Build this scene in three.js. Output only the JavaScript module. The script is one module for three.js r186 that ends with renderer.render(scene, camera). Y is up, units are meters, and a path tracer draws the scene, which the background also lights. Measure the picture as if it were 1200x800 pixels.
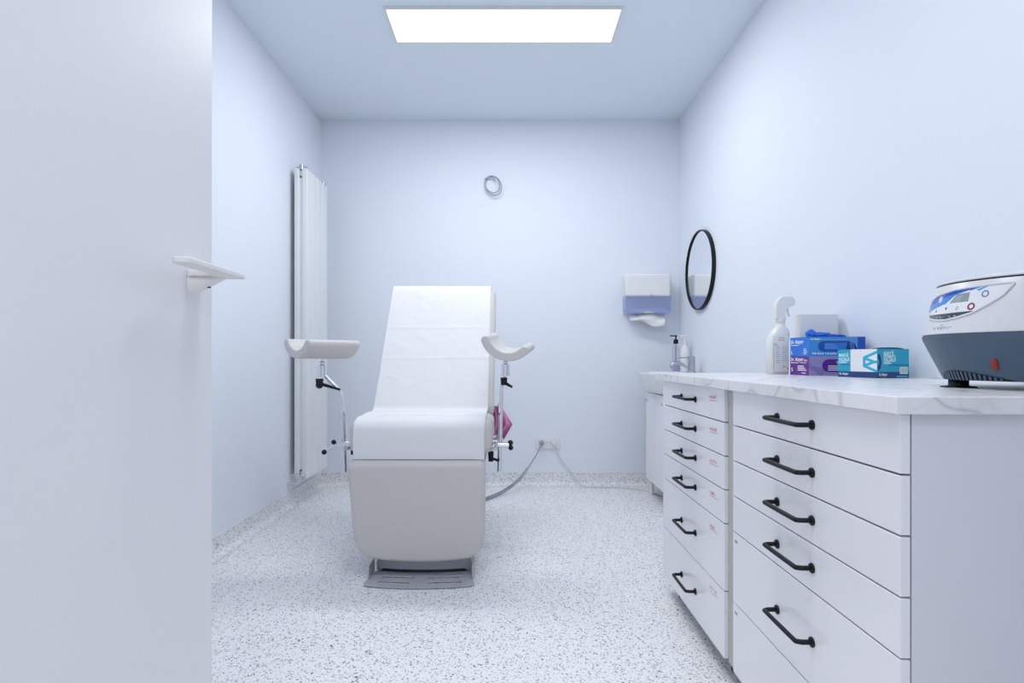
import * as THREE from 'three';
import { RoundedBoxGeometry } from 'three/addons/geometries/RoundedBoxGeometry.js';
import { mergeGeometries, toCreasedNormals } from 'three/addons/utils/BufferGeometryUtils.js';
import { ImprovedNoise } from 'three/addons/math/ImprovedNoise.js';
import { RectAreaLightUniformsLib } from 'three/addons/lights/RectAreaLightUniformsLib.js';

// ---------------------------------------------------------------- camera, exposure, lights
const scene = new THREE.Scene();
const renderer = new THREE.WebGLRenderer({ antialias: true });
renderer.toneMapping = THREE.LinearToneMapping;
renderer.toneMappingExposure = 1.15;
renderer.shadowMap.enabled = true;
RectAreaLightUniformsLib.init();

const FOCAL = 650;                                            // focal length for a 1200 x 800 frame
const camera = new THREE.PerspectiveCamera(2 * Math.atan(400 / FOCAL) * 180 / Math.PI, 1.5, 0.02, 50);
camera.position.set(0, 0.95, 0);
camera.lookAt(0, 0.95, -4);
camera.setViewOffset(1200, 800, 3, -20, 1200, 800);           // shifted lens: verticals stay vertical
scene.background = new THREE.Color(0x000000);

const PANEL_COLOR = new THREE.Color().setRGB(0.97, 0.978, 1.0);
const PANEL_POWER = 16, DOOR_PANEL_POWER = 11;
const HALL_COLOR = new THREE.Color().setRGB(1.0, 0.96, 0.94);
const HALL_POWER = 18;

// ---------------------------------------------------------------- helpers
let seed = 20240611;
const rnd = () => { seed = (seed * 1664525 + 1013904223) >>> 0; return seed / 4294967296; };
const noise = new ImprovedNoise();
const used = new Map();
function numbered(n) { const k = used.get(n) || 0; used.set(n, k + 1); return k ? `${n}_${String(k).padStart(3, '0')}` : n; }
function shadows(o) { o.castShadow = true; o.receiveShadow = true; return o; }
function mesh(name, geo, mat, parent) {                       // one named mesh under a parent (a thing or a part)
  if (Array.isArray(geo)) geo = merge(geo);
  const m = shadows(new THREE.Mesh(geo, mat)); m.name = parent ? name : numbered(name);
  (parent || scene).add(m); return m;
}
function merge(list) { return mergeGeometries(list.map((g) => { const q = g.index ? g.toNonIndexed() : g; for (const k of Object.keys(q.attributes)) if (!['position', 'normal', 'uv'].includes(k)) q.deleteAttribute(k); return q; })); }
function thing(name, label, category, pos = [0, 0, 0], turn = 0, group) {
  const g = new THREE.Group(); g.name = numbered(name); g.position.set(...pos); g.rotation.y = turn;
  g.userData = { label, category }; if (group) g.userData.group = group; scene.add(g); return g;
}
function tag(o, label, category, group) { Object.assign(o.userData, { label, category }); if (group) o.userData.group = group; return o; }
function struct(name, geo, mat, label, category) { const m = mesh(name, geo, mat); m.userData.kind = 'structure'; m.userData.label = label; m.userData.category = category; return m; }
const box = (w, h, d, x = 0, y = 0, z = 0) => new THREE.BoxGeometry(w, h, d).translate(x, y, z);
const span = (x0, x1, y0, y1, z0, z1) => box(x1 - x0, y1 - y0, Math.abs(z1 - z0), (x0 + x1) / 2, (y0 + y1) / 2, (z0 + z1) / 2);
const rbox = (w, h, d, r, x = 0, y = 0, z = 0, s = 3) => new RoundedBoxGeometry(w, h, d, s, r).translate(x, y, z);
const rspan = (x0, x1, y0, y1, z0, z1, r, s = 2) => rbox(x1 - x0, y1 - y0, Math.abs(z1 - z0), r, (x0 + x1) / 2, (y0 + y1) / 2, (z0 + z1) / 2, s);
const cyl = (r0, r1, h, x = 0, y = 0, z = 0, s = 24) => new THREE.CylinderGeometry(r0, r1, h, s).translate(x, y, z);
const ball = (r, x = 0, y = 0, z = 0, s = 20) => new THREE.SphereGeometry(r, s, Math.ceil(s * 0.7)).translate(x, y, z);
const V = (x, y, z) => new THREE.Vector3(x, y, z);
function rod(a, b, r, r2 = r, s = 16) {                        // cylinder between two points
  const A = V(...a), B = V(...b), d = B.clone().sub(A), g = new THREE.CylinderGeometry(r2, r, d.length(), s);
  g.applyQuaternion(new THREE.Quaternion().setFromUnitVectors(V(0, 1, 0), d.clone().normalize()));
  return g.translate((A.x + B.x) / 2, (A.y + B.y) / 2, (A.z + B.z) / 2);
}
const tube = (pts, r, n = 60, s = 10, tension = 0.5) => new THREE.TubeGeometry(new THREE.CatmullRomCurve3(pts.map((p) => V(...p)), false, 'catmullrom', tension), n, r, s);
function polyRod(pts, r) { const g = []; for (let i = 1; i < pts.length; i++) { g.push(rod(pts[i - 1], pts[i], r)); if (i < pts.length - 1) g.push(ball(r, ...pts[i], 12)); } return g; }
function metreUV(geo, sx = 1, sy = sx) {                       // box mapping in metres from position and normal
  const p = geo.attributes.position, n = geo.attributes.normal, uv = new Float32Array(p.count * 2);
  for (let i = 0; i < p.count; i++) {
    const ax = Math.abs(n.getX(i)), ay = Math.abs(n.getY(i)), az = Math.abs(n.getZ(i));
    let u, v;
    if (ay >= ax && ay >= az) { u = p.getX(i); v = -p.getZ(i); } else if (ax >= az) { u = -p.getZ(i); v = p.getY(i); } else { u = p.getX(i); v = p.getY(i); }
    uv[2 * i] = u / sx; uv[2 * i + 1] = v / sy;
  }
  geo.setAttribute('uv', new THREE.BufferAttribute(uv, 2)); return geo;
}
function lathe(pts, s = 48) { return new THREE.LatheGeometry(pts.map((p) => new THREE.Vector2(p[0], p[1])), s); }
function canvasTex(w, h, draw) {
  const c = document.createElement('canvas'); c.width = w; c.height = h; draw(c.getContext('2d'), w, h);
  const t = new THREE.CanvasTexture(c); t.colorSpace = THREE.SRGBColorSpace; t.anisotropy = 8; return t;
}
function dataTex(n, fill, color = true) {
  const d = new Uint8Array(n * n * 4); fill(d, n);
  const t = new THREE.DataTexture(d, n, n); t.wrapS = t.wrapT = THREE.RepeatWrapping; t.magFilter = THREE.LinearFilter; t.minFilter = THREE.LinearMipmapLinearFilter; t.generateMipmaps = true;
  if (color) t.colorSpace = THREE.SRGBColorSpace; t.needsUpdate = true; return t;
}
function lerpTab(tab, x) { for (let i = 1; i < tab.length; i++) if (x <= tab[i][0] || i === tab.length - 1) { const a = tab[i - 1], b = tab[i]; const t = Math.min(1, Math.max(0, (x - a[0]) / (b[0] - a[0]))); return a[1] + (b[1] - a[1]) * t; } }

// ---------------------------------------------------------------- materials
const lin = (r, g, b) => new THREE.Color().setRGB(r, g, b);
const std = (c, roughness = 0.5, extra = {}) => new THREE.MeshStandardMaterial({ color: c, roughness, metalness: 0, ...extra });
const phys = (c, roughness, extra = {}) => new THREE.MeshPhysicalMaterial({ color: c, roughness, metalness: 0, ...extra });

const floorTex = dataTex(2048, (d, n) => {                     // vinyl with mixed chips, 1.6 m a tile
  for (let i = 0; i < n * n; i++) { const k = 243 + (rnd() - 0.5) * 8; d[4 * i] = k; d[4 * i + 1] = k + 1; d[4 * i + 2] = k + 4; d[4 * i + 3] = 255; }
  const tones = [[186, 187, 190], [214, 215, 218], [162, 162, 164], [128, 126, 124], [92, 90, 92], [250, 250, 250], [248, 249, 251], [176, 170, 162], [222, 223, 226]];
  for (let k = 0; k < 62000; k++) {
    const cx = rnd() * n, cy = rnd() * n, a = 1.5 + rnd() * rnd() * 4.6, b = a * (0.45 + rnd() * 0.5), th = rnd() * 3.1416, c = tones[(rnd() * tones.length) | 0], cs = Math.cos(th), sn = Math.sin(th), R = Math.ceil(a) + 1, sk = 0.6 + rnd() * 0.8;
    for (let y = -R; y <= R; y++) for (let x = -R; x <= R; x++) {
      const u = (x * cs + y * sn) / a, v = (-x * sn + y * cs) / b;
      if (Math.pow(Math.abs(u), sk * 2) + Math.pow(Math.abs(v), 1.4) > 1) continue;
      const i = 4 * ((((cy + y) | 0) + n) % n * n + (((cx + x) | 0) + n) % n);
      d[i] = c[0]; d[i + 1] = c[1]; d[i + 2] = c[2];
    }
  }
});
const paintBump = dataTex(512, (d, n) => {
  for (let y = 0; y < n; y++) for (let x = 0; x < n; x++) {
    const v = 128 + 40 * noise.noise(x / 4, y / 4, 3.3) + 40 * noise.noise(x / 11, y / 11, 8.1); const i = 4 * (y * n + x); d[i] = d[i + 1] = d[i + 2] = v; d[i + 3] = 255;
  }
}, false);
const marbleTex = dataTex(1024, (d, n) => {                    // pale stone laminate, 1 m a tile
  const P = (x, y, s, o) => { const u = x * s, v = y * s, w = s; const f = (a, b) => noise.noise(a, b, o); const tx = x, ty = y;
    return f(u, v) * (1 - tx) * (1 - ty) + f(u - w, v) * tx * (1 - ty) + f(u, v - w) * (1 - tx) * ty + f(u - w, v - w) * tx * ty; };
  for (let y = 0; y < n; y++) for (let x = 0; x < n; x++) {
    const u = x / n, v = y / n, wx = 0.9 * P(u, v, 5, 1.7) + 0.3 * P(u, v, 14, 4.2);
    const r1 = 1 - Math.min(1, Math.abs(P(u, v, 7, 9.1) + 0.35 * wx) * 15), r2 = 1 - Math.min(1, Math.abs(P(u, v, 15, 15.3) + 0.3 * wx) * 9);
    const patch = 0.5 + 0.5 * P(u, v, 4, 22.2), fine = P(u, v, 60, 31.4);
    const vein = Math.max(0, r1) ** 2 * (0.25 + 0.9 * patch) + Math.max(0, r2) ** 2 * 0.3 * patch, cloud = Math.max(0, P(u, v, 7, 40.5)) * 22;
    const k = 240 - vein * 44 - cloud + fine * 3, i = 4 * (y * n + x);
    d[i] = k; d[i + 1] = k - 0.5 * vein; d[i + 2] = k + 1 + vein * 6; d[i + 3] = 255;
  }
});
const leatherBump = dataTex(512, (d, n) => {
  for (let y = 0; y < n; y++) for (let x = 0; x < n; x++) { const v = 128 + 60 * noise.noise(x / 3, y / 3, 1.1) + 30 * noise.noise(x / 7, y / 7, 5.1), i = 4 * (y * n + x); d[i] = d[i + 1] = d[i + 2] = v; d[i + 3] = 255; }
}, false);

const M = {
  wall: std(lin(0.833, 0.883, 0.96), 0.75, { bumpMap: paintBump, bumpScale: 0.00025 }),
  ceiling: std(lin(0.845, 0.91, 0.985), 0.8, { bumpMap: paintBump, bumpScale: 0.00025 }),
  floor: std(0xffffff, 0.42, { map: floorTex }),
  seal: std(lin(0.8, 0.82, 0.85), 0.4),
  door: std(lin(0.81, 0.815, 0.845), 0.38),
  handle: std(lin(0.84, 0.83, 0.82), 0.35),
  jamb: std(lin(0.78, 0.78, 0.79), 0.45),
  glow: new THREE.MeshStandardMaterial({ color: 0x222222, emissive: PANEL_COLOR, emissiveIntensity: 1.6 }),
  hallGlow: new THREE.MeshStandardMaterial({ color: 0x222222, emissive: HALL_COLOR, emissiveIntensity: 1.5 }),
  whiteMetal: std(lin(0.82, 0.83, 0.84), 0.35),
  radiator: std(lin(0.84, 0.86, 0.88), 0.32),
  chrome: std(lin(0.78, 0.79, 0.82), 0.16, { metalness: 1 }),
  tapChrome: std(lin(0.50, 0.51, 0.57), 0.2, { metalness: 1 }),
  steel: std(lin(0.55, 0.57, 0.6), 0.35, { metalness: 1 }),
  black: phys(lin(0.008, 0.009, 0.012), 0.42, { specularIntensity: 0.6 }),
  blackMetal: phys(lin(0.008, 0.009, 0.012), 0.45, { specularIntensity: 0.5 }),
  dark: std(lin(0.03, 0.032, 0.036), 0.6),
  leather: phys(lin(0.65, 0.625, 0.615), 0.45, { bumpMap: leatherBump, bumpScale: 0.0004 }),
  frameGrey: std(lin(0.36, 0.375, 0.40), 0.45),
  plateGrey: std(lin(0.46, 0.475, 0.52), 0.42),
  paper: phys(lin(0.80, 0.805, 0.83), 0.85, { transmission: 0 }),
  pink: std(lin(0.70, 0.26, 0.50), 0.75),
  front: phys(lin(0.90, 0.895, 0.935), 0.28, { clearcoat: 0.3, clearcoatRoughness: 0.15 }),
  carcass: std(lin(0.78, 0.775, 0.83), 0.45),
  filler: std(lin(0.55, 0.53, 0.52), 0.5),
  marble: phys(0xffffff, 0.3, { map: marbleTex, clearcoat: 0.25, clearcoatRoughness: 0.2 }),
  ceramic: phys(lin(0.84, 0.85, 0.86), 0.12, { clearcoat: 0.6, clearcoatRoughness: 0.05 }),
  mirror: std(lin(0.93, 0.95, 0.96), 0.01, { metalness: 1 }),
  plastic: std(lin(0.84, 0.85, 0.86), 0.3),
  blueClear: phys(lin(0.72, 0.78, 0.95), 0.2, { transmission: 0.8, thickness: 0 }),
  clear: phys(lin(0.86, 0.88, 0.93), 0.08, { transmission: 0.85, thickness: 0 }),
  violet: phys(lin(0.58, 0.52, 0.82), 0.2, { transmission: 0.35, thickness: 0 }),
  tissue: std(lin(0.86, 0.86, 0.86), 0.95),
  cord: std(lin(0.30, 0.33, 0.38), 0.5),
  cordLight: std(lin(0.68, 0.70, 0.74), 0.5),
  wire: std(lin(0.33, 0.38, 0.45), 0.45),
  green: std(lin(0.25, 0.62, 0.08), 0.5),
  gloveBlue: phys(lin(0.02, 0.16, 0.72), 0.45),
  hullGrey: phys(lin(0.068, 0.115, 0.175), 0.4),
  hullWhite: phys(lin(0.74, 0.75, 0.78), 0.28),
  switchRed: std(lin(0.34, 0.022, 0.012), 0.35),
  navy: std(lin(0.01, 0.03, 0.12), 0.5),
};

// ---------------------------------------------------------------- room (metres; the camera stands in the doorway, x right, -z into the room)
const XL = -1.415, XR = 1.274, ZB = -4.163, H = 2.74, T = 0.12, ZF = 0.06, HALL = 1.75;
const floorG = metreUV(span(XL - T, XR + T, -0.1, 0, ZB - T, HALL + T), 1.6);
struct('floor', floorG, M.floor, 'pale grey vinyl floor with dark and tan speckles', 'floor');
struct('ceiling', metreUV(span(XL - T, XR + T, H, H + 0.1, ZB - T, HALL + T)), M.ceiling, 'plain white painted ceiling', 'ceiling');
struct('wall_left', metreUV(span(XL - T, XL, 0, H, ZB - T, HALL + T)), M.wall, 'plain painted wall behind the radiator', 'wall');
struct('wall_right', metreUV(span(XR, XR + T, 0, H, ZB - T, HALL + T)), M.wall, 'plain painted wall carrying the round mirror', 'wall');
struct('wall_back', metreUV(span(XL, XR, 0, H, ZB - T, ZB)), M.wall, 'plain painted end wall with towel dispenser and socket', 'wall');
const DX0 = -0.53, DX1 = 0.40, DH = 2.07;
struct('wall_front', [span(XL, DX0, 0, H, ZF, ZF + T), span(DX1, XR, 0, H, ZF, ZF + T), span(DX0, DX1, DH, H, ZF, ZF + T)].map((g) => metreUV(g)), M.wall, 'painted wall around the doorway', 'wall');
struct('wall_hall', metreUV(span(XL, XR, 0, H, HALL, HALL + T)), M.wall, 'plain painted wall across the corridor', 'wall');
struct('trim_1', [span(DX0, DX0 + 0.03, 0, DH, ZF - 0.012, ZF + T + 0.012), span(DX1 - 0.03, DX1, 0, DH, ZF - 0.012, ZF + T + 0.012), span(DX0 + 0.03, DX1 - 0.03, DH - 0.03, DH, ZF - 0.012, ZF + T + 0.012)], M.jamb, 'white door frame lining the doorway', 'trim');

// coved vinyl skirting: the floor sheet turned up the wall over a concave corner
function cove(name, len, place, label) {
  const R = 0.032, h = 0.092, t = 0.004, N = 8, pts = [[0.05, 0.0012]];
  for (let i = 0; i <= N; i++) { const a = (i / N) * Math.PI / 2; pts.push([t + R - R * Math.sin(a), R - R * Math.cos(a) + 0.0012]); }
  pts.push([t, h]); pts.push([0.0004, h]);
  const pos = [], uv = []; let s = 0; const ss = [0];
  for (let i = 1; i < pts.length; i++) { s += Math.hypot(pts[i][0] - pts[i - 1][0], pts[i][1] - pts[i - 1][1]); ss.push(s); }
  for (let i = 1; i < pts.length; i++) {
    const a = pts[i - 1], b = pts[i], q = [[a, 0, ss[i - 1]], [b, 0, ss[i]], [b, len, ss[i]], [a, 0, ss[i - 1]], [b, len, ss[i]], [a, len, ss[i - 1]]];
    for (const [p, l, k] of q) { pos.push(p[0], p[1], -l); uv.push(l / 1.6 + 0.31, k / 1.6 + 0.17); }
  }
  const g = new THREE.BufferGeometry(); g.setAttribute('position', new THREE.Float32BufferAttribute(pos, 3)); g.setAttribute('uv', new THREE.Float32BufferAttribute(uv, 2)); g.computeVertexNormals();
  const m = struct(name, toCreasedNormals(g, 0.7), M.floor, label, 'skirting'); place(m);
  const sl = mesh('sealing_strip', box(0.006, 0.004, len, 0.003, h + 0.002, -len / 2), M.seal, m); sl.userData.label = 'white sealing bead';
  return m;
}
cove('baseboard_left', -ZB + ZF, (m) => m.position.set(XL, 0, ZF), 'speckled coved skirting along the radiator wall');
cove('baseboard_back', XR - XL, (m) => { m.rotation.y = -Math.PI / 2; m.position.set(XL, 0, ZB); }, 'speckled coved skirting along the end wall');
cove('baseboard_right', -ZB + ZF, (m) => { m.rotation.y = Math.PI; m.position.set(XR, 0, ZB); }, 'speckled coved skirting behind the cabinets');

// ceiling panels: glowing diffuser in a slim white frame, and a light of its size just below it
function ceilingPanel(x, z, w, d, label, glow, color, power) {
  const t = thing('ceiling_light', label, 'ceiling light', [x, H, z]);
  const f = 0.012, h = 0.012;
  mesh('frame', [box(w + 2 * f, h, f, 0, -h / 2, -d / 2 - f / 2), box(w + 2 * f, h, f, 0, -h / 2, d / 2 + f / 2), box(f, h, d, -w / 2 - f / 2, -h / 2, 0), box(f, h, d, w / 2 + f / 2, -h / 2, 0)], M.whiteMetal, t);
  const df = mesh('diffuser', box(w, 0.006, d, 0, -0.006, 0), glow, t); df.userData.label = 'glowing white diffuser';
  const l = new THREE.RectAreaLight(color, power, w, d); l.position.set(x, H - 0.014, z); l.rotation.x = -Math.PI / 2; l.castShadow = true; l.name = 'panel_light'; scene.add(l);
}
ceilingPanel(-0.03, -2.975, 1.2, 0.29, 'flat rectangular LED ceiling panel above the examination chair', M.glow, PANEL_COLOR, PANEL_POWER);
ceilingPanel(-0.03, -0.95, 1.2, 0.29, 'flat rectangular LED ceiling panel just inside the doorway', M.glow, PANEL_COLOR, DOOR_PANEL_POWER);
ceilingPanel(-0.05, 0.95, 0.6, 0.6, 'flat square LED ceiling panel in the corridor', M.hallGlow, HALL_COLOR, HALL_POWER);

// ---------------------------------------------------------------- door leaf, open along the room's axis
{
  const d = mesh('door_1', rspan(-0.524, -0.482, 0.008, 2.03, -0.90, -0.035, 0.002), M.door);
  d.userData = { kind: 'structure', label: 'white door leaf standing open with a lever handle', category: 'door' };
  const face = -0.482, z0 = -0.845, y = 1.076;
  const sh = new THREE.Shape();                                // lever in plan: neck and blade, x out of the door, y towards the hinge
  sh.moveTo(0.0, -0.017); sh.lineTo(0.030, -0.019); sh.quadraticCurveTo(0.052, -0.022, 0.064, -0.020); sh.lineTo(0.064, 0.125); sh.quadraticCurveTo(0.062, 0.132, 0.054, 0.132);
  sh.lineTo(0.049, 0.132); sh.quadraticCurveTo(0.043, 0.131, 0.042, 0.122); sh.lineTo(0.040, 0.030); sh.quadraticCurveTo(0.036, 0.020, 0.024, 0.017); sh.lineTo(0, 0.017); sh.closePath();
  const g = new THREE.ExtrudeGeometry(sh, { depth: 0.005, bevelEnabled: true, bevelThickness: 0.0015, bevelSize: 0.0015, bevelSegments: 2, curveSegments: 12 });
  g.rotateX(Math.PI / 2);                                      // y of the plan becomes +z, towards the camera
  g.translate(face + 0.004, y + 0.004, z0);
  const neck = cyl(0.003, 0.0165, 0.056, 0, 0, 0, 28); { const q = neck.attributes.position; for (let i = 0; i < q.count; i++) q.setX(i, q.getX(i) + 0.0135 * (q.getY(i) + 0.028) / 0.056); neck.computeVertexNormals(); } neck.rotateZ(-Math.PI / 2); neck.scale(1, -1, 1); { const ix = neck.index.array; for (let i = 0; i < ix.length; i += 3) { const k = ix[i]; ix[i] = ix[i + 1]; ix[i + 1] = k; } neck.computeVertexNormals(); } neck.translate(face + 0.0278, y - 0.013, z0);
  const h = mesh('lever_handle', [g, neck], M.handle, d); h.userData.label = 'white lever handle';
  const scr = mesh('grub_screw', cyl(0.003, 0.003, 0.002, face + 0.024, y - 0.0175, z0), M.dark, h); scr.userData.label = 'small dark grub screw';
  mesh('hinge', [cyl(0.008, 0.008, 0.09, -0.478, 0.25, -0.032), cyl(0.008, 0.008, 0.09, -0.478, 1.78, -0.032)], M.steel, d);
}

// ---------------------------------------------------------------- radiator
{
  const t = thing('radiator', 'tall white vertical radiator of flat double panels', 'radiator', [0, 0, 0]);
  const y0 = 0.175, y1 = 2.175, zn = -3.565, w = 0.094, gap = 0.007;
  for (let k = 0; k < 4; k++) {
    const za = zn - k * (w + gap), zb = za - w;
    mesh('panel', rspan(-1.336, -1.300, y0, y1, za, zb, 0.008), M.radiator, t);
    mesh('panel', rspan(-1.385, -1.352, y0, y1, za, zb, 0.008), M.radiator, t);
  }
  for (const y of [y0 + 0.03, y1 - 0.03]) mesh('header_tube', rspan(-1.352, -1.336, y - 0.018, y + 0.018, zn - 0.012, zn - 0.388, 0.006), M.radiator, t);
  mesh('convector_plate', span(-1.3525, -1.3355, y0 + 0.06, y1 - 0.06, zn - 0.008, zn - 0.39), M.radiator, t);
  const ft = (y, s) => [cyl(0.013, 0.013, 0.026, -1.342, y, zn - 0.02), cyl(0.016, 0.016, 0.008, -1.342, y + s * 0.013, zn - 0.02, 6)];
  mesh('air_vent', [...ft(y1 + 0.008, 1), rod([-1.378, y1 + 0.006, zn - 0.02], [-1.306, y1 + 0.006, zn - 0.02], 0.009)], M.steel, t);
  mesh('plug', ft(y1 + 0.006, 1).map((g) => g.translate(0.02, 0, -0.355)), M.steel, t);
  mesh('valve', [rod([-1.342, y0 + 0.03, zn - 0.02], [-1.342, y0 + 0.03, zn + 0.03], 0.011), rod([-1.342, y0 + 0.03, zn + 0.03], [-1.342, y0 - 0.02, zn + 0.03], 0.009), rod([-1.342, y0 - 0.02, zn + 0.03], [XL, y0 - 0.02, zn + 0.03], 0.008), rod([-1.39, y0 + 0.03, zn + 0.025], [-1.305, y0 + 0.03, zn + 0.025], 0.006), cyl(0.014, 0.014, 0.02, -1.342, y0 + 0.03, zn + 0.03)], M.chrome, t);
  for (const y of [0.5, 1.85]) for (const d of [0.105, 0.305]) mesh('bracket', span(XL, -1.385, y - 0.02, y + 0.02, zn - d + 0.015, zn - d - 0.015), M.radiator, t);
}

// ---------------------------------------------------------------- loose wires on the end wall
{
  const t = thing('cable_coil', 'small loop of bare wall lamp cable hanging from the end wall', 'cable', [-0.175, 2.295, ZB]);
  const loop = (rx, ry, cx, cy, tilt, dz) => { const p = []; for (let i = 0; i <= 22; i++) { const a = Math.PI * 0.78 - (i / 22) * Math.PI * 1.95, x = rx * Math.cos(a), y = ry * Math.sin(a); p.push([cx + x * Math.cos(tilt) - y * Math.sin(tilt), cy + x * Math.sin(tilt) + y * Math.cos(tilt), dz + 0.025 * Math.sin(i / 22 * Math.PI)]); } return p; };
  mesh('wire', tube([[0, 0.0, 0], [0.003, 0.004, 0.012], ...loop(0.052, 0.066, 0.048, -0.048, 0.45, 0.014)], 0.0042, 90, 8), M.wire, t);
  mesh('wire', tube([[0.002, -0.004, 0], [0.004, 0.0, 0.014], ...loop(0.058, 0.075, 0.054, -0.058, 0.5, 0.02)], 0.0036, 90, 8), M.wire, t);
  mesh('wire', tube([[-0.002, 0.002, 0], [0.02, 0.012, 0.02], [0.055, 0.002, 0.03], [0.072, -0.022, 0.03]], 0.004, 30, 8), M.wire, t);
  mesh('grommet', cyl(0.011, 0.011, 0.004).rotateX(Math.PI / 2).translate(0, 0, 0.002), M.frameGrey, t);
}

// ---------------------------------------------------------------- wall socket with its two cords
{
  const Y = 0.318, X = 0.287;
  const t = thing('wall_socket', 'white triple wall socket above the end wall skirting', 'socket', [X, Y, ZB]);
  mesh('face_plate', rbox(0.182, 0.088, 0.010, 0.004, 0, 0, 0.005), M.plastic, t);
  for (const x of [-0.047, 0.0, 0.047]) {
    const m = mesh('socket_insert', lathe([[0.0001, 0.0], [0.0165, 0.0], [0.0172, 0.0006], [0.0185, 0.0026], [0.0195, 0.0028], [0.021, 0.0]].map(([r, y]) => [r, y]), 32).rotateX(Math.PI / 2).translate(x, 0.004, 0.0102), M.plastic, t);
    mesh('contact_hole', [cyl(0.0028, 0.0028, 0.001, x - 0.0095, 0, 0, 12), cyl(0.0028, 0.0028, 0.001, x + 0.0095, 0, 0, 12)].map((g) => g.translate(-x, 0, 0).rotateX(Math.PI / 2).translate(x, 0.004, 0.0107)), M.dark, m);
  }
  const c = thing('power_cord', 'grey power cord of the chair, coiled near the floor, plugged into the socket', 'cord', [0, 0, 0]);
  const px = X - 0.047, pz = ZB + 0.0112;
  mesh('plug', [cyl(0.018, 0.019, 0.028).rotateX(Math.PI / 2).translate(px, Y + 0.004, pz + 0.014), cyl(0.009, 0.016, 0.016).rotateX(Math.PI / 2).translate(px, Y + 0.004, pz + 0.036), rod([px, Y + 0.004, pz + 0.034], [px - 0.012, Y - 0.022, pz + 0.04], 0.006, 0.004)], M.frameGrey, c);
  mesh('straight_lead', tube([[px - 0.01, Y - 0.016, pz + 0.04], [px - 0.03, Y - 0.06, -4.10], [0.155, 0.175, -4.07], [0.135, 0.145, -4.06]], 0.0042, 40, 8), M.cord, c);
  const path = new THREE.CatmullRomCurve3([V(0.135, 0.145, -4.06), V(0.08, 0.085, -4.01), V(0.0, 0.037, -3.93), V(-0.08, 0.016, -3.82), V(-0.17, 0.0135, -3.68), V(-0.25, 0.0135, -3.5)]);
  const N = 1100, turns = 48, pts = [];
  for (let i = 0; i <= N; i++) { const u = i / N, p = path.getPointAt(u), tg = path.getTangentAt(u), s = V(0, 1, 0).cross(tg).normalize(), n = tg.clone().cross(s), a = u * turns * Math.PI * 2, r = 0.0095; pts.push(p.addScaledVector(s, r * Math.cos(a)).addScaledVector(n, r * Math.sin(a))); }
  mesh('coiled_lead', new THREE.TubeGeometry(new THREE.CatmullRomCurve3(pts), 1100, 0.0030, 6), M.cord, c);
  const w = thing('extension_lead', 'thin white lead running from the socket along the floor under the washbasin', 'cord', [0, 0, 0]);
  const qx = X + 0.047;
  mesh('plug', [cyl(0.016, 0.017, 0.022).rotateX(Math.PI / 2).translate(qx, Y + 0.004, pz + 0.011), rod([qx, Y + 0.004, pz + 0.02], [qx + 0.008, Y - 0.024, pz + 0.022], 0.0065, 0.004)], M.plastic, w);
  mesh('lead', tube([[qx + 0.007, Y - 0.02, pz + 0.022], [0.39, 0.19, ZB + 0.02], [0.46, 0.1, ZB + 0.014], [0.50, 0.045, ZB + 0.03], [0.56, 0.008, ZB + 0.075], [0.66, 0.0045, ZB + 0.09], [0.8, 0.0045, ZB + 0.105], [0.95, 0.0045, ZB + 0.17], [1.05, 0.0045, ZB + 0.33], [1.15, 0.0045, ZB + 0.45]], 0.0036, 120, 8), M.cordLight, w);
}

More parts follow.
